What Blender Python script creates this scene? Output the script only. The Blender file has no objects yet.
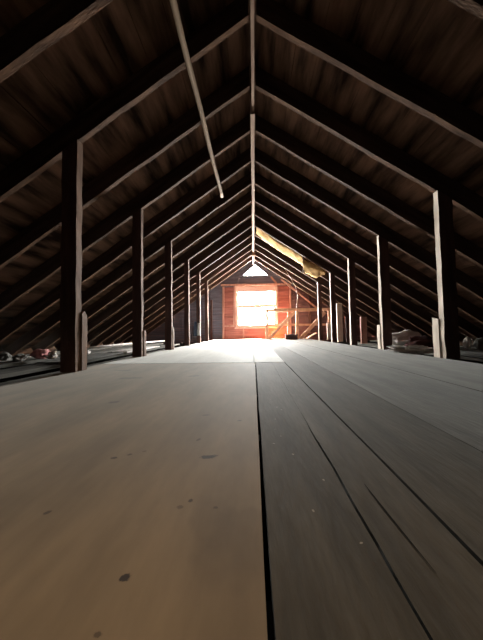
import bpy, bmesh, math, random
from mathutils import Vector, Matrix, noise

random.seed(7)
C = bpy.context.scene.collection
H = 0.255                 # camera height above the deck
F = 260.0                 # focal length in px (483 wide)
PITCH, YAW, ROLL = 0.0424, 0.0457, -0.0179
R0, XR0, S = 2.441, 0.035, 0.679          # ridge underside height, ridge x, roof slope
TH = math.atan(S)
XL, XR = -1.193, 1.560                    # inner faces of the two post rows
D1, SP, YE = 1.72, 0.511, 8.30            # first rafter, rafter spacing, gable wall

# ------------------------------------------------------------------ camera
fwd = Vector((-math.sin(YAW)*math.cos(PITCH), math.cos(YAW)*math.cos(PITCH), math.sin(PITCH)))
rt = Vector((math.cos(YAW), math.sin(YAW), 0)); up = rt.cross(fwd)
r2 = math.cos(ROLL)*rt + math.sin(ROLL)*up
u2 = -math.sin(ROLL)*rt + math.cos(ROLL)*up
cd = bpy.data.cameras.new('camera'); cam = bpy.data.objects.new('camera', cd); C.objects.link(cam)
cd.sensor_fit = 'HORIZONTAL'; cd.sensor_width = 36; cd.lens = F*36/483; cd.clip_start = 0.01
M = Matrix((r2, u2, -fwd)).transposed().to_4x4(); M.translation = (0, 0, H)
cam.matrix_world = M
bpy.context.scene.camera = cam

def at(x, y, Y):
    d = r2*(x-241.5)/F - u2*(y-320)/F + fwd
    t = Y/d.y
    return Vector((0, 0, H)) + d*t

# ------------------------------------------------------------------ materials
def mat(name, c1, c2, scale=(1, 1, 1), nscale=6, rough=.8, bump=.15, spec=.3, rnd=0.0, spots=(), spotcol=(.03, .018, .01), fine=0.25, detail=6, ramp=(.3, .72)):
    m = bpy.data.materials.new(name); m.use_nodes = True
    N = m.node_tree.nodes; L = m.node_tree.links
    b = N['Principled BSDF']; b.inputs['Roughness'].default_value = rough
    b.inputs['Specular IOR Level'].default_value = spec
    tc = N.new('ShaderNodeTexCoord'); mp = N.new('ShaderNodeMapping'); mp.inputs['Scale'].default_value = scale
    L.new(tc.outputs['Object'], mp.inputs['Vector'])
    vec = mp.outputs['Vector']
    if rnd:
        oi = N.new('ShaderNodeObjectInfo'); mu = N.new('ShaderNodeMath'); mu.operation = 'MULTIPLY'; mu.inputs[1].default_value = 57.0
        L.new(oi.outputs['Random'], mu.inputs[0])
        va = N.new('ShaderNodeVectorMath'); va.operation = 'ADD'
        L.new(vec, va.inputs[0]); L.new(mu.outputs[0], va.inputs[1]); vec = va.outputs[0]
    n1 = N.new('ShaderNodeTexNoise'); n1.inputs['Scale'].default_value = nscale; n1.inputs['Detail'].default_value = detail
    L.new(vec, n1.inputs['Vector'])
    cr = N.new('ShaderNodeValToRGB'); e = cr.color_ramp.elements
    e[0].position = ramp[0]; e[0].color = (*c1, 1); e[1].position = ramp[1]; e[1].color = (*c2, 1)
    L.new(n1.outputs['Fac'], cr.inputs['Fac'])
    n2 = N.new('ShaderNodeTexNoise'); n2.inputs['Scale'].default_value = nscale*7; n2.inputs['Detail'].default_value = 5
    L.new(vec, n2.inputs['Vector'])
    mx = N.new('ShaderNodeMix'); mx.data_type = 'RGBA'; mx.blend_type = 'OVERLAY'; mx.inputs['Factor'].default_value = fine
    L.new(cr.outputs['Color'], mx.inputs[6]); L.new(n2.outputs['Fac'], mx.inputs[7])
    col = mx.outputs[2]
    if rnd:
        mm = N.new('ShaderNodeMapRange'); mm.inputs['To Min'].default_value = 1-rnd; mm.inputs['To Max'].default_value = 1+rnd
        L.new(oi.outputs['Random'], mm.inputs['Value'])
        vm = N.new('ShaderNodeVectorMath'); vm.operation = 'SCALE'
        L.new(col, vm.inputs[0]); L.new(mm.outputs[0], vm.inputs['Scale']); col = vm.outputs[0]
    for (sx, sy, rad, stretch, ang, amt) in spots:          # knots and stains, on the surface itself
        sm = N.new('ShaderNodeMapping'); sm.vector_type = 'TEXTURE'
        sm.inputs['Location'].default_value = (sx, sy, 0); sm.inputs['Rotation'].default_value = (0, 0, ang)
        sm.inputs['Scale'].default_value = (rad*stretch, rad, 10)
        nn = N.new('ShaderNodeTexNoise'); nn.inputs['Scale'].default_value = 1.2/rad
        L.new(tc.outputs['Object'], nn.inputs['Vector'])
        L.new(tc.outputs['Object'], sm.inputs['Vector'])
        ln = N.new('ShaderNodeVectorMath'); ln.operation = 'LENGTH'; L.new(sm.outputs[0], ln.inputs[0])
        ad = N.new('ShaderNodeMath'); ad.operation = 'ADD'; L.new(ln.outputs['Value'], ad.inputs[0]); L.new(nn.outputs['Fac'], ad.inputs[1])
        mr = N.new('ShaderNodeMapRange'); mr.inputs['From Min'].default_value = 1.25; mr.inputs['From Max'].default_value = 1.6
        mr.inputs['To Min'].default_value = amt; mr.inputs['To Max'].default_value = 0
        L.new(ad.outputs[0], mr.inputs['Value'])
        mi = N.new('ShaderNodeMix'); mi.data_type = 'RGBA'; mi.inputs[7].default_value = (*spotcol, 1)
        L.new(mr.outputs[0], mi.inputs['Factor']); L.new(col, mi.inputs[6]); col = mi.outputs[2]
    L.new(col, b.inputs['Base Color'])
    if bump:
        bp = N.new('ShaderNodeBump'); bp.inputs['Strength'].default_value = bump; bp.inputs['Distance'].default_value = .01
        L.new(n2.outputs['Fac'], bp.inputs['Height']); L.new(bp.outputs['Normal'], b.inputs['Normal'])
    return m

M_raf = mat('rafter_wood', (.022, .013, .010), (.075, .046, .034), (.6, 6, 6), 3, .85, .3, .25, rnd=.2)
def grazing_sheen(m, wgt, tint=(.86, .9, .86), ro=.45):       # sheen added to brighten the far floor at grazing angles
    b = m.node_tree.nodes['Principled BSDF']
    b.inputs['Sheen Weight'].default_value = wgt; b.inputs['Sheen Roughness'].default_value = ro; b.inputs['Sheen Tint'].default_value = (*tint, 1)
M_raflit = mat('rafter_underside_lit', (.04, .021, .012), (.145, .078, .044), (1.6, 6, 6), 3, .8, .3, .14, rnd=.2)  # lighter than the rafter faces: light on the undersides put into the colour
M_she = mat('roof_board_wood', (.024, .013, .0085), (.25, .143, .092), (5, .9, 4), 1.6, .9, .3, .1, detail=9, ramp=(.36, .62))
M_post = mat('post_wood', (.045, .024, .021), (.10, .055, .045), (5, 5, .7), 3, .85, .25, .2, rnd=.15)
M_palelit = mat('pale_wood_lit_edge', (.62, .51, .40), (.90, .81, .68), (5, 5, .8), 3, .8, .2, .2)  # pale stubs and cleats; on post edges, light put into the colour
M_brownlit = mat('brown_wood_lit_edge', (.10, .056, .034), (.27, .165, .105), (5, 5, .8), 3, .8, .2, .2)
M_ridge = mat('ridge_wood', (.20, .12, .08), (.38, .26, .18), (6, .7, 6), 3, .8, .2, .2)
M_pole = mat('pole_wood', (.20, .135, .08), (.38, .27, .17), (8, .6, 8), 3, .75, .15, .3)
PLYSPOTS = [(-.098, .536, .008, 2.0, .1, .95), (-.088, .540, .005, 2.4, .3, .7), (-.139, .276, .0048, 1.2, .3, .95), (-.10, .40, .0035, 1.2, 1.2, .8),
            (-.112, .385, .004, 1.3, 0, .5), (-.135, .62, .004, 2.2, 1.2, .7), (-.29, .53, .005, 1.5, 0, .8), (-.265, .545, .004, 1.5, .5, .7), (-.24, .56, .004, 1.3, 0, .4),
            (-.30, .37, .004, 1.4, .8, .7), (-.06, .385, .003, 1.2, 0, .6), (-.137, .225, .0025, 1.5, 0, .6), (-.15, .8, .006, 2, .2, .6), (-.045, .75, .005, 1.5, .2, .7),
            (-.52, .95, .012, 1.7, .4, .6), (-.7, 1.45, .03, 2.2, .1, .4), (-.35, 1.5, .02, 2, .3, .4), (-.9, 1.75, .02, 3, 0, .5), (-.02, .33, .05, 1.4, 1.2, .18), (-.06, .36, .06, .5, .3, .15)]
M_ply = mat('plywood', (.128, .094, .056), (.235, .175, .107), (3, .8, 3), 2.4, .85, .05, .15, spots=PLYSPOTS, spotcol=(.022, .013, .008), fine=.18)
PLSPOTS = [(.25+random.uniform(-.3, .6), random.uniform(.3, 1.8), random.uniform(.004, .012), random.uniform(1, 2), random.uniform(0, 3), .35) for i in range(10)]
M_plank = mat('grey_plank', (.032, .028, .021), (.085, .075, .059), (5, .7, 5), 3, .88, .2, .1, spots=[(.075+random.uniform(-.04, .05), .35+.06*i+random.uniform(-.03, .03), random.uniform(.0008, .0022), random.uniform(1, 2), random.uniform(0, 3), .5) for i in range(12)], spotcol=(.40, .36, .30), fine=.35)
M_plank2 = mat('mid_grey_plank', (.058, .053, .044), (.13, .12, .103), (5, .7, 5), 3, .85, .2, .12, fine=.35)  # a lighter grey for the two outer right planks
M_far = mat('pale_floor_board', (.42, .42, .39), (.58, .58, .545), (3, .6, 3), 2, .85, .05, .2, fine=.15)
grazing_sheen(M_ply, .14); grazing_sheen(M_plank, .09); grazing_sheen(M_plank2, .12); grazing_sheen(M_far, .16)
M_raflit.node_tree.nodes['Principled BSDF'].inputs['Specular Tint'].default_value = (1, .72, .52, 1)
M_dark = mat('dark_gap', (.01, .009, .008), (.02, .018, .015), (1, 1, 1), 4, .95, 0, .05)
M_side = mat('dusty_side_board', (.05, .05, .042), (.14, .135, .115), (5, .6, 5), 3, .85, .25, .2, rnd=.3)
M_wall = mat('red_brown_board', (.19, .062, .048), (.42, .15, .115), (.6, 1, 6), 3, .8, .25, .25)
M_wallup = mat('veiled_gable_board', (.09, .085, .105), (.16, .15, .18), (.6, 1, 6), 3, .85, .2, .2)  # blue-grey lens veil put into the board colour
M_wallout = mat('shaded_red_board', (.07, .04, .04), (.15, .085, .08), (.6, 1, 6), 3, .85, .2, .2)  # outer wall boards darkened, shade put into the colour
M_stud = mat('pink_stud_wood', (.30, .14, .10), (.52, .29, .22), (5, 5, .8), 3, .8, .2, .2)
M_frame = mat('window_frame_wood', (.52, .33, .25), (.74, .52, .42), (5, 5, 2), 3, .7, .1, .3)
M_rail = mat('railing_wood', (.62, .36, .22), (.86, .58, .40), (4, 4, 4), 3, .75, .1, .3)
M_batt = mat('yellow_insulation', (.33, .19, .07), (.68, .47, .22), (1, 1, 1), 9, .95, .6, .05, fine=.5)
M_battdark = mat('dark_batt_edging', (.05, .03, .02), (.14, .09, .06), (1, 1, 1), 12, .9, .4, .1)  # dark brown for the strap and the batt's upper edge
M_white = mat('white_cloth', (.60, .56, .53), (.88, .85, .82), (1, 1, 1), 9, .85, .3, .2)
M_pink = mat('pink_cloth', (.42, .17, .17), (.68, .36, .35), (1, 1, 1), 14, .9, .3, .1)
M_maroon = mat('maroon_cloth', (.05, .02, .02), (.13, .055, .05), (1, 1, 1), 9, .9, .3, .1)
M_grey = mat('grey_paper', (.10, .10, .095), (.22, .22, .20), (1, 1, 1), 12, .9, .3, .1)
M_blue = mat('blue_cloth', (.05, .07, .11), (.12, .15, .21), (1, 1, 1), 10, .9, .2, .1)
M_box = mat('dark_box', (.06, .045, .05), (.12, .09, .09), (1, 1, 1), 8, .8, .1, .2)
M_cable = mat('tan_cable', (.30, .20, .15), (.42, .30, .24), (1, 1, 1), 8, .6, 0, .3)
M_blind = mat('pale_pink_blind', (.70, .48, .40), (.80, .58, .50), (1, 1, 8), 3, .9, 0, .1)

def glass():
    m = bpy.data.materials.new('window_glass'); m.use_nodes = True
    N = m.node_tree.nodes; L = m.node_tree.links; N.clear()
    o = N.new('ShaderNodeOutputMaterial'); mx = N.new('ShaderNodeMixShader'); mx.inputs[0].default_value = .06
    t = N.new('ShaderNodeBsdfTransparent'); g = N.new('ShaderNodeBsdfGlossy'); g.inputs['Roughness'].default_value = .05
    L.new(t.outputs[0], mx.inputs[1]); L.new(g.outputs[0], mx.inputs[2]); L.new(mx.outputs[0], o.inputs[0])
    return m
M_glass = glass()

# ------------------------------------------------------------------ mesh helpers
def tag(o, label=None, cat=None, group=None, kind=None):
    if label: o['label'] = label
    if cat: o['category'] = cat
    if group: o['group'] = group
    if kind: o['kind'] = kind
    return o

def obj(name, bm, m, parent=None, smooth=False, loc=None):
    me = bpy.data.meshes.new(name)
    bmesh.ops.recalc_face_normals(bm, faces=bm.faces)
    bm.to_mesh(me); bm.free()
    for x in (m if isinstance(m, (list, tuple)) else [m]): me.materials.append(x)
    if smooth:
        for p in me.polygons: p.use_smooth = True
    o = bpy.data.objects.new(name, me); C.objects.link(o)
    if parent: o.parent = parent
    if loc is not None: o.location = loc
    return o

def empty(name, loc=(0, 0, 0)):
    o = bpy.data.objects.new(name, None); o.location = loc; C.objects.link(o); return o

def grid_box(bm, x0, x1, y0, y1, z0, z1, nx=1, ny=1, nz=1, jit=0.0, seed=0, freq=3.0, mi=0, zj=None):
    """a box cut along its length, its edges worn by a smooth noise"""
    vs = {}
    def v(i, j, k):
        key = (i, j, k)
        if key not in vs:
            p = Vector((x0+(x1-x0)*i/nx, y0+(y1-y0)*j/ny, z0+(z1-z0)*k/nz))
            if jit:
                q = p*freq+Vector((seed*7.3, seed*3.1, seed*1.7))
                d = noise.noise_vector(q)*jit
                if zj is not None: d.z *= zj
                p = p+d
            vs[key] = bm.verts.new(p)
        return vs[key]
    fs = []
    for i in range(nx):
        for j in range(ny):
            fs.append(bm.faces.new((v(i, j, 0), v(i, j+1, 0), v(i+1, j+1, 0), v(i+1, j, 0))))
            fs.append(bm.faces.new((v(i, j, nz), v(i+1, j, nz), v(i+1, j+1, nz), v(i, j+1, nz))))
    for i in range(nx):
        for k in range(nz):
            fs.append(bm.faces.new((v(i, 0, k), v(i+1, 0, k), v(i+1, 0, k+1), v(i, 0, k+1))))
            fs.append(bm.faces.new((v(i, ny, k), v(i, ny, k+1), v(i+1, ny, k+1), v(i+1, ny, k))))
    for j in range(ny):
        for k in range(nz):
            fs.append(bm.faces.new((v(0, j, k), v(0, j, k+1), v(0, j+1, k+1), v(0, j+1, k))))
            fs.append(bm.faces.new((v(nx, j, k), v(nx, j+1, k), v(nx, j+1, k+1), v(nx, j, k+1))))
    for f in fs: f.material_index = mi
    return fs

def bar(bm, a, b, w, t, side=Vector((0, 1, 0)), mi=0):
    """a straight squared timber from a to b; w across, t along side"""
    a, b = Vector(a), Vector(b); d = (b-a).normalized()
    s = (side - d*side.dot(d)).normalized(); u = d.cross(s)
    p = []
    for c in (a, b):
        for (i, j) in ((-1, -1), (1, -1), (1, 1), (-1, 1)):
            p.append(bm.verts.new(c+u*(w/2*i)+s*(t/2*j)))
    for f in ((0, 1, 2, 3), (7, 6, 5, 4), (0, 4, 5, 1), (1, 5, 6, 2), (2, 6, 7, 3), (3, 7, 4, 0)):
        bm.faces.new([p[k] for k in f]).material_index = mi

def tube(bm, pts, r, n=8):
    pts = [Vector(p) for p in pts]; rings = []
    for i, p in enumerate(pts):
        d = (pts[min(i+1, len(pts)-1)]-pts[max(i-1, 0)]).normalized()
        a = d.orthogonal().normalized() if i == 0 else (rings_a - d*rings_a.dot(d)).normalized()
        rings_a = a; b = d.cross(a)
        rr = r(i/(len(pts)-1)) if callable(r) else r
        rings.append([bm.verts.new(p+(a*math.cos(2*math.pi*k/n)+b*math.sin(2*math.pi*k/n))*rr) for k in range(n)])
    for i in range(len(rings)-1):
        for k in range(n):
            bm.faces.new((rings[i][k], rings[i][(k+1) % n], rings[i+1][(k+1) % n], rings[i+1][k]))
    bm.faces.new(rings[0][::-1]); bm.faces.new(rings[-1])

def spline(pts, n=8):
    P = [Vector(p) for p in pts]; P = [P[0]]+P+[P[-1]]; out = []
    for i in range(1, len(P)-2):
        for k in range(n):
            t = k/n; a, b, c, d = P[i-1], P[i], P[i+1], P[i+2]
            out.append(.5*((2*b)+(c-a)*t+(2*a-5*b+4*c-d)*t*t+(3*b-a-3*c+d)*t**3))
    out.append(P[-2]); return out

def lump(cx, cy, z0, sx, sy, sz, seed, sub=4, fr=3.2, amp=.45):
    """a crumpled heap resting on z0"""
    bm = bmesh.new(); bmesh.ops.create_icosphere(bm, subdivisions=sub, radius=1)
    for v in bm.verts:
        p = v.co.copy()
        k = 1+amp*noise.noise(p*fr*.45+Vector((seed, 0, 3*seed)))+amp*.45*abs(noise.noise(p*fr*1.3+Vector((0, seed, seed))))
        p = p*k
        z = p.z*.5+.5
        v.co = Vector((p.x*sx, p.y*sy, max(0, z)*sz))
    zmin = min(v.co.z for v in bm.verts)
    for v in bm.verts: v.co.z -= zmin
    return bm, Vector((cx, cy, z0))

def roofz(x): return R0 - S*abs(x-XR0)

# ------------------------------------------------------------------ floor deck
bm = bmesh.new()
seams = [(.0135, .139, .0, 1), (.1425, .2390, .0, 2), (.2455, .460, .0, 3), (.464, .893, -.001, 4), (.897, 1.56, 0, 5)]
for (a, b, dz, sd) in seams:
    y1 = 2.114 if b < .245 else YE
    old = set(bm.verts)
    y0 = .05 if b < .245 else -1.9
    grid_box(bm, a, b, y0, y1, -.025, dz, 1, 60, 1, .0022, sd, 5, 0, .4)
    if sd in (1, 2):                               # the split seam wanders and closes up farther off
        for v in set(bm.verts)-old:
            if abs(v.co.x-.1407) < .012 and v.co.y > .3:
                k = min(1, max(0, (v.co.y-.6)/.25))
                v.co.x = .1407+.003*noise.noise(Vector((v.co.y*7, 0, 0))) + (-1 if sd == 1 else 1)*(.0018*(1-k)+.0003)
    if b < .245: grid_box(bm, a, b, -1.9, y0-.003, -.025, dz, 1, 20, 1, .002, sd+9, 5, 0, .4)
grid_box(bm, -1.276, .006, -1.9, -.33, -.025, 0, 1, 1, 1)
# far run of wide pale boards
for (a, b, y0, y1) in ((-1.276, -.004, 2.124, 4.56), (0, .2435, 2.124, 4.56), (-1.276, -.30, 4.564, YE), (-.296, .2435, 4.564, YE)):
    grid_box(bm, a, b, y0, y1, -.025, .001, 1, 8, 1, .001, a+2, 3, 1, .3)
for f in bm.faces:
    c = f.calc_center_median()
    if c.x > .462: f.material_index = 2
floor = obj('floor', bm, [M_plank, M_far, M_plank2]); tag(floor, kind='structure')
bm = bmesh.new(); grid_box(bm, -4.2, 4.27, -2.0, YE, -.30, -.26)
tag(obj('floor_lower', bm, M_dark), kind='structure')

bm = bmesh.new()
grid_box(bm, -1.28, .0065, -.32, 2.112, -.02, .0005, 20, 40, 1, .0012, 4, 3, 0, .3)
ply = obj('plywood_sheet', bm, M_ply)
tag(ply, 'large tan plywood sheet with dark knots laid flat as the near left floor', 'plywood')
# split in the second plank: a raised dark sliver of the crack
bm = bmesh.new()
cp = [(.176, .445), (.1775, .40), (.180, .35), (.1835, .288)]
prev = None
for i, (x, y) in enumerate(cp):
    w = (.0005, .0012, .001, .0003)[i]
    cur = (bm.verts.new((x-w, y, .0016)), bm.verts.new((x+w, y, .0016)))
    if prev: bm.faces.new((prev[0], prev[1], cur[1], cur[0]))
    prev = cur
obj('crack', bm, M_dark, floor)

# ------------------------------------------------------------------ roof
RL = 5.0; DEP = .150
def slope_obj(name, bm, m, side, y=0.0, parent=None):
    o = obj(name, bm, m, parent)
    o.location = (XR0, y, R0)
    o.rotation_euler = (0, TH, math.pi if side < 0 else 0)
    return o
for side, nm in ((-1, 'ceiling_left'), (1, 'ceiling_right')):
    bm = bmesh.new()
    x = -.1; i = 0
    while x < RL:
        w = .17+.07*random.random()
        ya, yb = (-2.0, YE+.02)
        if side < 0: ya, yb = -yb, -ya
        grid_box(bm, x, x+w-.004, ya, yb, DEP+.0005, DEP+.02, 1, 40, 1, .003, i, 2, 0, .3); x += w; i += 1
    grid_box(bm, -.14, RL, ya, yb, DEP+.024, DEP+.06)
    tag(slope_obj(nm, bm, M_she, side), kind='structure')

ORD = ['', 'first', 'second', 'third', 'fourth', 'fifth', 'sixth', 'seventh', 'eighth', 'ninth', 'tenth', 'eleventh', 'twelfth', 'thirteenth', 'fourteenth', 'fifteenth', 'sixteenth']
KS = list(range(-2, 13))
for side, sn in ((-1, 'left'), (1, 'right')):
    for n, k in enumerate(KS):
        bm = bmesh.new()
        grid_box(bm, .068, RL-.5, -.019, .019, 0, DEP, 46, 1, 1, .007, k*2.3+side, 4, 0, .8)
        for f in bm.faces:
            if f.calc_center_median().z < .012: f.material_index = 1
        for v in bm.verts:                       # plumb cut against the ridge board
            if v.co.x < .08: v.co.x = .034 - v.co.z*S
        o = slope_obj('rafter', bm, [M_raf, M_raflit], side, D1+SP*k)
        where = {-2: ', the one closest overhead', 12: ', against the gable wall'}.get(k)
        tag(o, f'rough dark rafter of the {sn} roof slope, {ORD[15-n]} one out from the gable wall', 'rafter', f'rafters of the {sn} roof slope')

# ridge board in two lengths
bm = bmesh.new(); grid_box(bm, XR0-.012, XR0+.012, -1.9, 2.45, R0-.055, R0+.14, 1, 30, 1, .004, 1, 3)
tag(obj('ridge_board', bm, M_ridge), 'thin ridge board at the roof peak, the near length overhead', 'ridge board')
bm = bmesh.new(); grid_box(bm, XR0-.020, XR0+.020, 2.455, YE-.02, R0-.075, R0+.14, 1, 34, 1, .006, 2, 3)
rb = obj('ridge_board', bm, M_ridge); tag(rb, 'thicker pale ridge board at the roof peak, running to the gable wall', 'ridge board')

# ------------------------------------------------------------------ posts
def make_post(side, k, label, w=.105, t=.055, cleat=None):
    y = D1+SP*k
    xi = XL if side < 0 else XR
    xo = xi+side*w
    root = empty('roof_post', (xi+side*w/2, y, 0))
    bm = bmesh.new()
    zi = roofz(xi)-.002; zo = roofz(xo)-.002
    nz = 26; rows = []
    for j in range(nz+1):
        row = []
        for (cx, cy) in ((0, -1), (1, -1), (1, 1), (0, 1)):
            zt = (zi, zo)[cx]
            d = noise.noise_vector(Vector((cx*5+k*3.3, cy*4+side*9, j*.37)))*.006
            row.append(bm.verts.new((side*(cx-.5)*w+d.x, cy*t/2+d.y, zt*j/nz)))
        rows.append(row)
    for j in range(nz):
        for c in range(4):
            f = bm.faces.new((rows[j][c], rows[j][(c+1) % 4], rows[j+1][(c+1) % 4], rows[j+1][c]))
            f.material_index = 1 if c == 3 else 0  # inner face takes the lighter material, window light put into its colour
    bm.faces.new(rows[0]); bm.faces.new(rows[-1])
    obj('shaft', bm, [M_post, M_palelit if side > 0 else M_brownlit], root)
    if cleat:
        h, cw, ct = cleat
        bm = bmesh.new()
        grid_box(bm, -.010, .012, 0, cw, 0, h, 1, 2, 14, .005, k+side, 9, 0, 1)
        for v in bm.verts:
            if v.co.z > h*.97: v.co.z += .02*math.sin(v.co.y*90)
        c = obj('cleat', bm, M_palelit if side > 0 else M_brownlit, root)
        c.location = (-side*w/2+side*.004, t/2+.003, 0)
        c['label'] = 'short split board nailed to the foot of the post'
    tag(root, label, 'post', 'roof posts of the '+('left' if side < 0 else 'right')+' row')
    return root
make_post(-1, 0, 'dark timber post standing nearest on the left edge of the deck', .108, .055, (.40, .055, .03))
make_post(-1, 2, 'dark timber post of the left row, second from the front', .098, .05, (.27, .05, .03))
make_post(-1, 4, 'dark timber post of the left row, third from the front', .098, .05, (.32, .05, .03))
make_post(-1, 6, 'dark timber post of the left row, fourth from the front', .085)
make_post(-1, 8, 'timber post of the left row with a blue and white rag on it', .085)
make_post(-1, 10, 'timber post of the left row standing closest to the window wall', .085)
make_post(1, 1, 'dark timber post with inner edge coloured as lit, nearest on the right of the deck', .115, .055, (.33, .075, .03))
make_post(1, 3, 'dark timber post of the right row with edge coloured as lit, second from the front', .11, .055, (.30, .07, .03))
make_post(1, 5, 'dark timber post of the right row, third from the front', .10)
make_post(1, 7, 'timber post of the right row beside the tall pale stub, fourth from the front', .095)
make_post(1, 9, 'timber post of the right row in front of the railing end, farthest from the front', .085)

# ------------------------------------------------------------------ gable wall with window openings
wl = at(236.5, 290, YE).x; wr = at(275.5, 290, YE).x
wb = at(256, 327, YE).z; wt = at(256, 286.5, YE).z
ta = at(255, 264.5, YE); tb0 = at(242, 276, YE); tb1 = at(268.5, 275.5, YE)
tz0 = (tb0.z+tb1.z)/2; tz1 = ta.z; tx0, tx1, txa = tb0.x, tb1.x, ta.x
def tri(z): t = (z-tz0)/(tz1-tz0); return tx0+(txa-tx0)*t, tx1+(txa-tx1)*t
levels = [-.28]
z = -.28
while z < 2.75:
    z += .148; levels.append(z)
for s_ in (wb, wt, tz0, tz1): levels = [l for l in levels if abs(l-s_) > .03]+[s_]
levels = sorted(levels)
apex = R0+DEP/math.cos(TH)+.03
def ext(z): hw = max(0.0, (apex-z)/S); return XR0-hw, XR0+hw
bm = bmesh.new()
for i in range(len(levels)-1):
    z0, z1 = levels[i]+.002, levels[i+1]-.002
    zc = (z0+z1)/2; spans = []
    l0, r0_ = ext(z0); l1, r1_ = ext(z1)
    if wb < zc < wt: spans = [((l0, wl), (l1, wl)), ((wr, r0_), (wr, r1_))]
    elif tz0 < zc < tz1:
        a0, b0 = tri(z0); a1, b1 = tri(z1)
        spans = [((l0, a0), (l1, a1)), ((b0, r0_), (b1, r1_))]
    else: spans = [((l0, r0_), (l1, r1_))]
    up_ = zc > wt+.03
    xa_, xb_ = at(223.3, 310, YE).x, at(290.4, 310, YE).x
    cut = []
    for (p, q) in spans:                            # boards butt at the studs: outer lengths coloured dark, side shade put into the boards
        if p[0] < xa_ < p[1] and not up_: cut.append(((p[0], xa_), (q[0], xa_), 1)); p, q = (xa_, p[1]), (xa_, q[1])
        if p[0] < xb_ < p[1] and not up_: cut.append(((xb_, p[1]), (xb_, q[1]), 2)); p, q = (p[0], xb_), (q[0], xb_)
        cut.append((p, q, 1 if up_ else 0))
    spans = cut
    for (p, q, mi_) in spans:
        if p[1]-p[0] < .01: continue
        off = random.uniform(0, .012)
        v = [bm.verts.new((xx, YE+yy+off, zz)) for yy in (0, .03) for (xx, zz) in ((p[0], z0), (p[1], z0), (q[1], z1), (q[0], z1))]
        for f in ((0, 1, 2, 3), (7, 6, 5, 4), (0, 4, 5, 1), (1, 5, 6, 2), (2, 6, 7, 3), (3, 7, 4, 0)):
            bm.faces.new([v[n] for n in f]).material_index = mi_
# backing layer so no light comes through the joints
def quad(y, pts, mi):
    f = bm.faces.new([bm.verts.new((x, y, z)) for (x, z) in pts]); f.material_index = mi
yb = YE+.06
l_, r_ = ext(-.28); lw, rw = ext(wb); lt, rtx = ext(wt); lz, rz = ext(tz0)
quad(yb, [(l_, -.28), (r_, -.28), (rw, wb), (lw, wb)], 0)
quad(yb, [(lw, wb), (wl, wb), (wl, wt), (lt, wt)], 0); quad(yb, [(wr, wb), (rw, wb), (rtx, wt), (wr, wt)], 0)
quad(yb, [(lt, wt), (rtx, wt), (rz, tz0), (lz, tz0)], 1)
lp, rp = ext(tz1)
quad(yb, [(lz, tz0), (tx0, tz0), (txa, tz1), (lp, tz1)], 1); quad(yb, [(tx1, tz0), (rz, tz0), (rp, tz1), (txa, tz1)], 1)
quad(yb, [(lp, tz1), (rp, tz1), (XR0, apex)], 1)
tag(obj('wall_back', bm, [M_wall, M_wallup, M_wallout]), kind='structure')
# wall behind the camera
bm = bmesh.new()
f = bm.faces.new([bm.verts.new((x, -2.0, z)) for (x, z) in ((ext(-.3)[0], -.3), (ext(-.3)[1], -.3), (XR0, apex))])
bmesh.ops.solidify(bm, geom=[f], thickness=.03)
tag(obj('wall_front', bm, M_wallup), kind='structure')

# window 1: sashes, panes, blind
win = empty('window_1', (0, YE, 0)); tag(win, kind='structure')
fw = .045
bm = bmesh.new()
y0, y1 = -.035, .06
for (a, b, c, d) in ((wl-fw, wl+.01, wb-fw, wt+fw), (wr-.01, wr+fw, wb-fw, wt+fw)): grid_box(bm, a, b, y0, y1, c, d)
grid_box(bm, wl+.01, wr-.01, y0, y1, wt-.01, wt+fw); grid_box(bm, wl+.01, wr-.01, y0, y1, wb-fw, wb+.01)
grid_box(bm, wl-fw-.03, wr+fw+.03, y0-.03, y0, wb-fw, wb-.005)
obj('window_frame', bm, M_frame, win)
zm = at(256, 306, YE).z
for (za, zb, yy) in ((wb+.01, zm, .0), (zm, wt-.01, .03)):
    bm = bmesh.new(); a, b = wl+.01, wr-.01; t = .05
    grid_box(bm, a, a+t, yy, yy+.025, za, zb); grid_box(bm, b-t, b, yy, yy+.025, za, zb)
    grid_box(bm, a+t, b-t, yy, yy+.025, za, za+t); grid_box(bm, a+t, b-t, yy, yy+.025, zb-t, zb)
    s = obj('sash', bm, M_frame, win)
    bm = bmesh.new(); grid_box(bm, a+t, b-t, yy+.01, yy+.014, za+t, zb-t)
    obj('pane', bm, M_glass, s)
zb_ = at(256, 292, YE).z
bm = bmesh.new(); grid_box(bm, wl+.012, wr-.012, -.012, -.006, zb_, wt-.01, 12, 1, 4, .002, 3, 9)
obj('window_blind', bm, M_blind, win)
# window 2: little triangular gable light
win2 = empty('window_2', (0, YE, 0)); tag(win2, kind='structure')
bm = bmesh.new()
for (p, q) in (((tx0, tz0), (tx1, tz0)), ((tx0, tz0), (txa, tz1)), ((tx1, tz0), (txa, tz1))):
    bar(bm, (p[0], 0, p[1]), (q[0], 0, q[1]), .022, .06)
obj('window_frame', bm, M_wallup, win2)
bm = bmesh.new(); f = bm.faces.new([bm.verts.new((x, .02, z)) for (x, z) in ((tx0, tz0), (tx1, tz0), (txa, tz1))])
obj('pane', bm, M_glass, win2)

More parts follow.
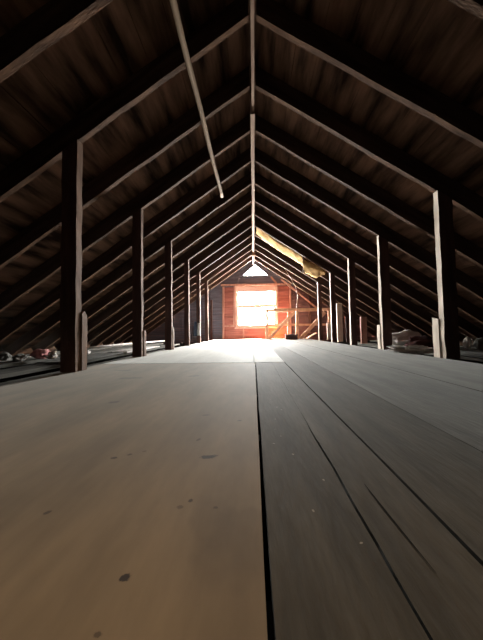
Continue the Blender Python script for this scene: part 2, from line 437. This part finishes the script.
# framing on the gable wall
def wbar(name, px0, py0, px1, py1, w, m, t=.06, yo=0.0):
    a = at(px0, py0, YE-.04-yo); b = at(px1, py1, YE-.04-yo)
    bm = bmesh.new(); bar(bm, a, b, w, t)
    return tag(obj(name, bm, m), kind='structure')
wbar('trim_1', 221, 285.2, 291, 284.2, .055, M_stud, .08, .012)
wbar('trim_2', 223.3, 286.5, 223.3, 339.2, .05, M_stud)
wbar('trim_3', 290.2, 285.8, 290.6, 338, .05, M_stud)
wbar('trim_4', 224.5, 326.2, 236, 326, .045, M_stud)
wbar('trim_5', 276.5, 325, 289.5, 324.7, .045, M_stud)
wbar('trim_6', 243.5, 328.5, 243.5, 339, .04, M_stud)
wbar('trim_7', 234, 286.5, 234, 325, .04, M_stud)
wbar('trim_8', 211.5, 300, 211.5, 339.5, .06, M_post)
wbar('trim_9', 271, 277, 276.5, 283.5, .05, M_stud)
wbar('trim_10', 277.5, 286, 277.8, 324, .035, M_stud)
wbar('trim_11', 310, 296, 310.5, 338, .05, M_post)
wbar('trim_12', 239, 277, 237, 283.8, .05, M_wallup)

# ------------------------------------------------------------------ railing round the stair opening
YR = 7.55
rail = empty('stair_railing', tuple(at(290, 339, YR)))
rail.location.z = 0
base = Vector(rail.location)
def rbar(name, px0, py0, px1, py1, w, t=.04, yo=0, foot=False, m=M_rail):
    a = at(px0, py0, YR+yo); b = at(px1, py1, YR+yo)
    if foot: b.z = 0.0
    bm = bmesh.new(); bar(bm, a-base, b-base, w, t)
    return obj(name, bm, m, rail)
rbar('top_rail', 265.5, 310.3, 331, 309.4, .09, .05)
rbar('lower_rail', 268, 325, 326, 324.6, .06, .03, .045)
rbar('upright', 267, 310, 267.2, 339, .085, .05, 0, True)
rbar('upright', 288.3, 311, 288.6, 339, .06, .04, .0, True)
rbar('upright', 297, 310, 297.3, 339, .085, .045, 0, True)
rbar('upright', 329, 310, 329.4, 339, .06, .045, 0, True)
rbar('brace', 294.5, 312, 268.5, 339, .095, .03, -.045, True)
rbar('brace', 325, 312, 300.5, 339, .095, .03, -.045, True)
tag(rail, 'raw timber railing with diagonal braces glowing orange beside the window', 'railing')

# dark box and scraps behind and beside the railing
def box_thing(name, px0, px1, pytop, Y, dep, m, label, cat):
    a = at(px0, 335, Y); b = at(px1, 335, Y); zt = at((px0+px1)/2, pytop, Y).z
    root = empty(name, ((a.x+b.x)/2, Y, .002)); w = b.x-a.x
    bm = bmesh.new(); grid_box(bm, -w/2, w/2, -dep/2, dep/2, 0, zt*.72, 4, 4, 2, .008, 3, 6); obj('box_body', bm, m, root)
    bm = bmesh.new(); grid_box(bm, -w/2-.012, w/2+.012, -dep/2-.012, dep/2+.012, zt*.72+.004, zt, 4, 4, 1, .008, 5, 6); obj('lid', bm, m, root)
    return tag(root, label, cat)
box_thing('storage_box', 285.5, 296.5, 334.3, 7.2, .25, M_box, 'low dark box on the floor in front of the railing uprights', 'box')
def scrap(px0, py0, px1, py1, Y, w, label):
    a = at(px0, py0, Y); b = at(px1, py1, Y+.15)
    a.z = .012; b.z = max(b.z, .04)
    bm = bmesh.new(); bar(bm, a, b, w, .018, Vector((0, 0, 1)))
    tag(obj('board_scrap', bm, M_rail), label, 'board')
scrap(306, 338, 316, 333, 7.1, .08, 'short pale board scrap lying tilted past the foot of the right brace')
scrap(270, 338.5, 281, 338, 7.15, .07, 'short orange-lit board scrap flat on the floor by the left brace foot')

# tall stub posts at the right side, past the deck
def stub(px0, px1, py0, Y, m, label, zb=-.008):
    a = at(px0, py0, Y); b = at(px1, py0, Y); w = b.x-a.x
    bm = bmesh.new(); grid_box(bm, -w/2, w/2, -.025, .025, 0, a.z-zb, 1, 1, 12, .008, px0, 5)
    o = obj('short_post', bm, m, None, False, ((a.x+b.x)/2, Y, zb)); tag(o, label, 'short post', 'short posts beyond the right row')
stub(336.3, 341.5, 303.5, 5.6, M_palelit, 'tall pale stub post just right of the fourth right-hand post')
stub(345.5, 349, 317, 5.4, M_post, 'short dim stub post behind the third right-hand post, on its window side')
stub(360.5, 366, 317, 4.85, M_stud, 'short brown stub post showing just right of the third right-hand post')
stub(327, 331.5, 323, 7.0, M_palelit, 'short pale stub post between the two far right-hand posts')

# ------------------------------------------------------------------ pole under the left rafters
xa, za = 0, 0
pts = []
for (px, py, dep_) in ((222, 196.5, None), (171.5, -6, None)):
    # meets the plane just below the left rafters
    d = r2*(px-241.5)/F - u2*(py-320)/F + fwd
    # H + d.z t = R0 - .012 + S*(d.x t - XR0) - off
    off = .035
    t = (R0-off-S*XR0-H)/(d.z - S*d.x)
    pts.append(Vector((0, 0, H))+d*t)
dirn = (pts[1]-pts[0])
pts[1] = pts[0]+dirn*1.35
bm = bmesh.new()
n = 24
PP = [pts[0].lerp(pts[1], i/n)+Vector((.003*math.sin(i*.7), 0, .002*math.sin(i*1.1))) for i in range(n+1)]
tube(bm, PP, lambda t: .021-.002*t, 10)
tag(obj('wooden_pole', bm, M_pole, None, True), 'long thin pale wooden pole slung under the left rafters near the peak', 'pole')

# ------------------------------------------------------------------ torn insulation on the right slope
YB = 5.37; YB2 = 5.71
top = [(256.3, 227), (259.5, 227.5), (262.8, 229), (267, 232.5), (271, 236.5), (276, 241), (281, 244), (286, 246), (291, 248.8), (295, 251.5), (299, 254), (303, 257.5)]
bot = [(256.5, 233), (260, 237), (264.5, 240.5), (269, 243.8), (275, 248.5), (281, 252), (286, 255), (291, 257.8), (295, 260.5), (298, 262.5), (300.5, 264), (303, 266)]
top2 = [(303.2, 262.5), (307, 264.5), (311, 265.5), (315, 267), (319, 269), (323, 271), (325.5, 273)]
bot2 = [(303.2, 272.5), (306, 273.5), (309, 275), (313, 276.8), (316.6, 278), (320, 276), (324, 274.8)]
def ragged(tp, bt, thick, seed, m, name, parent, rows=6):
    bm = bmesh.new(); G = []
    for i in range(len(tp)*3-2):
        u = i/3; k = min(int(u), len(tp)-2); f = u-k
        a = at(*[tp[k][j]*(1-f)+tp[k+1][j]*f for j in (0, 1)], YB); b = at(*[bt[k][j]*(1-f)+bt[k+1][j]*f for j in (0, 1)], YB2)
        col = []
        for r in range(rows+1):
            p = a.lerp(b, r/rows)
            e = noise.noise_vector(p*14+Vector((seed, 0, 0)))*.016
            bulge = math.sin(math.pi*r/rows)
            col.append((bm.verts.new(p+e+Vector((0, 0, -thick*.3*bulge))), bm.verts.new(p+e*.8+Vector((0, 0, thick)))))
        G.append(col)
    for i in range(len(G)-1):
        for r in range(rows):
            for s in (0, 1):
                q = (G[i][r][s], G[i+1][r][s], G[i+1][r+1][s], G[i][r+1][s]); bm.faces.new(q)
        for r in (0, rows): bm.faces.new((G[i][r][0], G[i+1][r][0], G[i+1][r][1], G[i][r][1]))
    for c in (G[0], G[-1]):
        for r in range(rows): bm.faces.new((c[r][0], c[r+1][0], c[r+1][1], c[r][1]))
    for v in bm.verts: v.co -= parent.location
    return obj(name, bm, m, parent, True)
ib = empty('insulation_batt', tuple(at(280, 250, YB2)))
ragged(top, bot, .05, 1, M_batt, 'batt_length', ib)
ragged(top2, bot2, .06, 5, M_batt, 'torn_end', ib)
bm = bmesh.new(); bar(bm, at(303.3, 254.5, YB-.03)-ib.location, at(304, 273, YB2-.06)-ib.location, .035, .02)
obj('dark_strap', bm, M_battdark, ib)
dt = [(x, y-1.4) for (x, y) in top]; db = [(x+.6, y+1.0+(i % 3)*.7) for i, (x, y) in enumerate(top)]
ragged(dt, [(x+.3, y+1.2+(i % 3)*.9) for i, (x, y) in enumerate(dt)], .03, 9, M_battdark, 'dark_top_edge', ib, 2)
tag(ib, 'torn yellow insulation strip with ragged edges stuck along the right rafters', 'insulation')

# loose cable hanging from the right rafters
YC = D1+SP*11-.16
pxs = [(262.5, 240), (265, 247), (269, 251), (272.5, 256), (270, 254), (274, 258), (280, 263), (285, 269), (290, 277), (294, 284), (296.5, 290), (297.5, 299), (296.3, 309)]
bm = bmesh.new(); tube(bm, spline([at(x, y, YC-.25*min(1, i/12)) for i, (x, y) in enumerate(pxs)], 5), .0065, 6)
tag(obj('loose_cable', bm, M_cable, None, True), 'loose tan cable drooping from the right rafters down to the railing', 'cable')
# small block on the ridge
p = at(255, 252.5, 7.0)
bm = bmesh.new(); grid_box(bm, -.045, .045, -.03, .03, -.05, .05, 3, 3, 3, .012, 4, 14)
tag(obj('wood_block', bm, M_ridge, None, False, (XR0, 7.0, R0-.11)), 'small pale wood block nailed under the ridge near the gable', 'block')
# slanting brace at the right against the gable
bm = bmesh.new(); bar(bm, at(281, 279, YE-.15), at(318, 309, YE-.15), .05, .04)
tag(obj('gable_brace', bm, M_stud), 'pinkish slanting brace under the right slope at the gable wall', 'brace')

# rag on the left post
pr = at(196.5, 329, D1+SP*8-.05)
def rag(px0, px1, py0, py1, Y, m, name, parent, seed):
    bm = bmesh.new(); nu, nv = 8, 12; g = []
    for i in range(nu+1):
        row = []
        for j in range(nv+1):
            w = 1-.35*(1-j/nv)
            x = (px0+px1)/2+(px1-px0)/2*(2*i/nu-1)*w
            p = at(x, py0+(py1-py0)*j/nv, Y)
            p.y += .018*math.sin(i*1.9+seed+j*.25)
            row.append(bm.verts.new(p-parent.location))
        g.append(row)
    for i in range(nu):
        for j in range(nv): bm.faces.new((g[i][j], g[i+1][j], g[i+1][j+1], g[i][j+1]))
    o = obj(name, bm, m, parent, True)
    md = o.modifiers.new('thick', 'SOLIDIFY'); md.thickness = .008
    return o
rg = empty('hanging_rag', tuple(pr))
rag(193.3, 197.3, 321.5, 336, D1+SP*8-.065, M_blue, 'blue_part', rg, 0)
rag(197.0, 200.3, 323, 335.5, D1+SP*8-.06, M_white, 'white_part', rg, 2)
tag(rg, 'small blue and white rag hanging on a far left post', 'rag')

# ------------------------------------------------------------------ side floors beyond the posts
def side_board(x0, x1, y0, y1, zt, seed, label, side, m=M_side, th=.03):
    bm = bmesh.new(); cx = (x0+x1)/2; cy = (y0+y1)/2
    grid_box(bm, x0-cx, x1-cx, y0-cy, y1-cy, -th, 0, 1, 24, 1, .006, seed, 2.2, 0, .5)
    o = obj('loose_board', bm, m, None, False, (cx, cy, zt)); o.rotation_euler.z = random.uniform(-.006, .006)
    tag(o, label, 'board', 'loose boards over the '+side+' joists'); return o
lb = [(-1.62, -1.44, .3, 5.2, -.048), (-1.92, -1.72, .2, 6.0, -.012), (-2.20, -2.06, .1, 4.6, -.042), (-2.55, -2.27, .2, 6.4, -.010), (-2.82, -2.66, .3, 5.6, -.045), (-3.15, -2.90, .2, 7.0, -.015)]
ll = ['narrow grey board just outside the left posts', 'grey board lying second out from the left posts', 'grey board lying third out from the left posts',
      'grey board lying fourth out from the left posts', 'grey board lying fifth out from the left posts', 'dark board farthest out under the left eaves']
for i, (a, b, c, d, z) in enumerate(lb): side_board(a, b, c, d, z, i+1, ll[i], 'left')
rbd = [(1.74, 1.84, .4, 5.3, -.06), (1.95, 2.12, .3, 5.5, -.015), (2.25, 2.42, .3, 6.2, -.045), (2.52, 2.76, .4, 4.8, -.012), (2.88, 3.12, .3, 6.6, -.03)]
rl = ['narrow grey board just outside the right posts', 'grey board lying second out from the right posts', 'grey board lying third out from the right posts',
      'grey board lying fourth out from the right posts', 'dark board farthest out under the right eaves']
for i, (a, b, c, d, z) in enumerate(rbd): side_board(a, b, c, d, z, i+11, rl[i], 'right')
# joists below carry deck and loose boards
for k in range(-3, 13):
    y = D1+SP*k+.12
    bm = bmesh.new(); grid_box(bm, -3.3, 3.35, -.025, .025, -.26, -.075)
    tag(obj('floor_joist', bm, M_dark, None, False, (0, y, 0)), kind='structure')

# white pipe and white board on the left
bm = bmesh.new(); tube(bm, [at(84, 348.2, 3.9), at(127, 343.8, 5.3), at(170, 340.4, 7.9)], .018, 10)
o = obj('white_pipe', bm, M_white, None, True)
tag(o, 'thin white pipe lying lengthwise behind the left posts', 'pipe')
bm = bmesh.new(); grid_box(bm, -.10, .10, -.65, .65, 0, .02, 3, 14, 1, .008, 3, 3)
o = obj('white_board', bm, M_white, None, False, (-1.78, 4.0, -.004)); o.rotation_euler.z = .03
tag(o, 'bright white board lying flat behind the second left post', 'board')
bm = bmesh.new(); grid_box(bm, -.16, .16, -.5, .5, 0, .012, 4, 12, 1, .01, 6, 3)
o = obj('grey_board', bm, M_grey, None, False, (-1.82, 2.78, -.004)); o.rotation_euler.z = .04
tag(o, 'pale grey sheet of board lying between the two nearest left posts', 'board')

# crumpled junk
def junk(name, px, pyb, Y, sx, sy, sz, m, seed, label, cat, z=None, **kw):
    p = at(px, pyb, Y)
    bm, l = lump(p.x, Y, p.z if z is None else z, sx, sy, sz, seed, **kw)
    return tag(obj(name, bm, m, None, True, l), label, cat)
junk('pink_cloth', 41, 357, 2.75, .055, .09, .10, M_pink, 2.5, 'small crumpled pink cloth under the left eaves beside the nearest post', 'cloth', -.008, amp=.6, fr=4)
junk('white_paper', 52, 356, 2.70, .035, .05, .075, M_white, 5, 'crumpled whitish paper right beside the pink cloth', 'paper', -.008, amp=.7, fr=5)
junk('grey_paper', 4, 354, 2.6, .05, .06, .08, M_grey, 8, 'crumpled grey paper lying farthest left under the eaves', 'paper', -.008, amp=.7)
junk('grey_paper', 20, 354, 2.52, .035, .06, .06, M_grey, 11, 'small crumpled grey paper between the farthest left paper and the pink cloth', 'paper', -.008, amp=.7)
junk('white_paper', 87, 350, 2.95, .025, .04, .05, M_white, 3, 'tiny white scrap showing right beside the nearest left post', 'paper', .012)
junk('maroon_blanket', 424, 348, 3.35, .17, .15, .15, M_maroon, 4, 'dark maroon blanket heap between the two nearest right posts', 'blanket', -.012, amp=.55)
junk('white_bundle', 405, 343, 3.85, .17, .15, .23, M_white, 6, 'rounded white bundle behind the maroon blanket', 'bundle', -.012)
junk('white_sheet', 412, 349, 2.88, .20, .10, .07, M_white, 9, 'low crumpled white sheet in front of the maroon blanket', 'sheet', -.012, amp=.85, fr=5)
junk('white_paper', 441, 341, 3.75, .07, .06, .19, M_white, 12, 'small whitish crumpled paper behind the short board of the nearest right post', 'paper', -.012)
junk('white_paper', 467, 342, 3.25, .03, .04, .13, M_white, 14, 'small white paper scrap right of the nearest right post', 'paper', -.008)
junk('grey_paper', 480, 340, 3.1, .05, .05, .13, M_grey, 16, 'small greyish paper scrap at the far right under the eaves', 'paper', -.008)
# stacked dark planks right of the near right post
for i, (x0, x1, y0, y1, z) in enumerate([(1.94, 2.08, 1.1, 2.75, .02), (2.50, 2.72, 1.0, 2.9, .024)]):
    side_board(x0, x1, y0, y1, z, 30+i, ['grey plank lying on the right boards, closer to the posts', 'grey plank lying on the right boards, nearer the eaves'][i], 'right')

# ------------------------------------------------------------------ light
w = bpy.data.worlds.new('daylight'); bpy.context.scene.world = w; w.use_nodes = True
bg = w.node_tree.nodes['Background']; bg.inputs[0].default_value = (1, .985, .95, 1); bg.inputs[1].default_value = 300
def area(name, loc, rot, sx, sy, power, col, portal=False):
    l = bpy.data.lights.new(name, 'AREA'); l.shape = 'RECTANGLE'; l.size = sx; l.size_y = sy; l.energy = power; l.color = col
    o = bpy.data.objects.new(name, l); C.objects.link(o); o.location = loc; o.rotation_euler = rot
    if portal: l.cycles.is_portal = True
    return o
area('window_portal', ((wl+wr)/2, YE+.09, (wb+wt)/2), (-math.pi/2, 0, 0), wr-wl, wt-wb, 1, (1, 1, 1), True)
area('gable_portal', (txa, YE+.09, (tz0+tz1)/2), (-math.pi/2, 0, 0), tx1-tx0, tz1-tz0, 1, (1, 1, 1), True)
# added warm point light by the railing, for the orange glow
l = bpy.data.lights.new('added_glow_light', 'POINT'); l.energy = 40; l.color = (1, .2, .04); l.shadow_soft_size = .06
o = bpy.data.objects.new('added_glow_light', l); C.objects.link(o); o.location = at(276, 333, YE-.25)
# added unseen warm spot behind the camera, brightening the near plywood
l = bpy.data.lights.new('added_fill_spot', 'SPOT'); l.energy = 56; l.color = (1, .66, .34); l.spot_size = math.radians(52); l.spot_blend = 1; l.shadow_soft_size = .12
o = bpy.data.objects.new('added_fill_spot', l); C.objects.link(o); o.location = (.25, -.9, 1.15)
d = Vector((-.16, .46, 0))-Vector(o.location); o.rotation_euler = d.to_track_quat('-Z', 'Y').to_euler()

sc = bpy.context.scene
sc.view_settings.view_transform = 'Standard'; sc.view_settings.look = 'None'; sc.view_settings.exposure = 0
sc.cycles.use_denoising = True
sc.cycles.max_bounces = 10; sc.cycles.diffuse_bounces = 6; sc.cycles.transparent_max_bounces = 16
sc.cycles.sample_clamp_indirect = 8
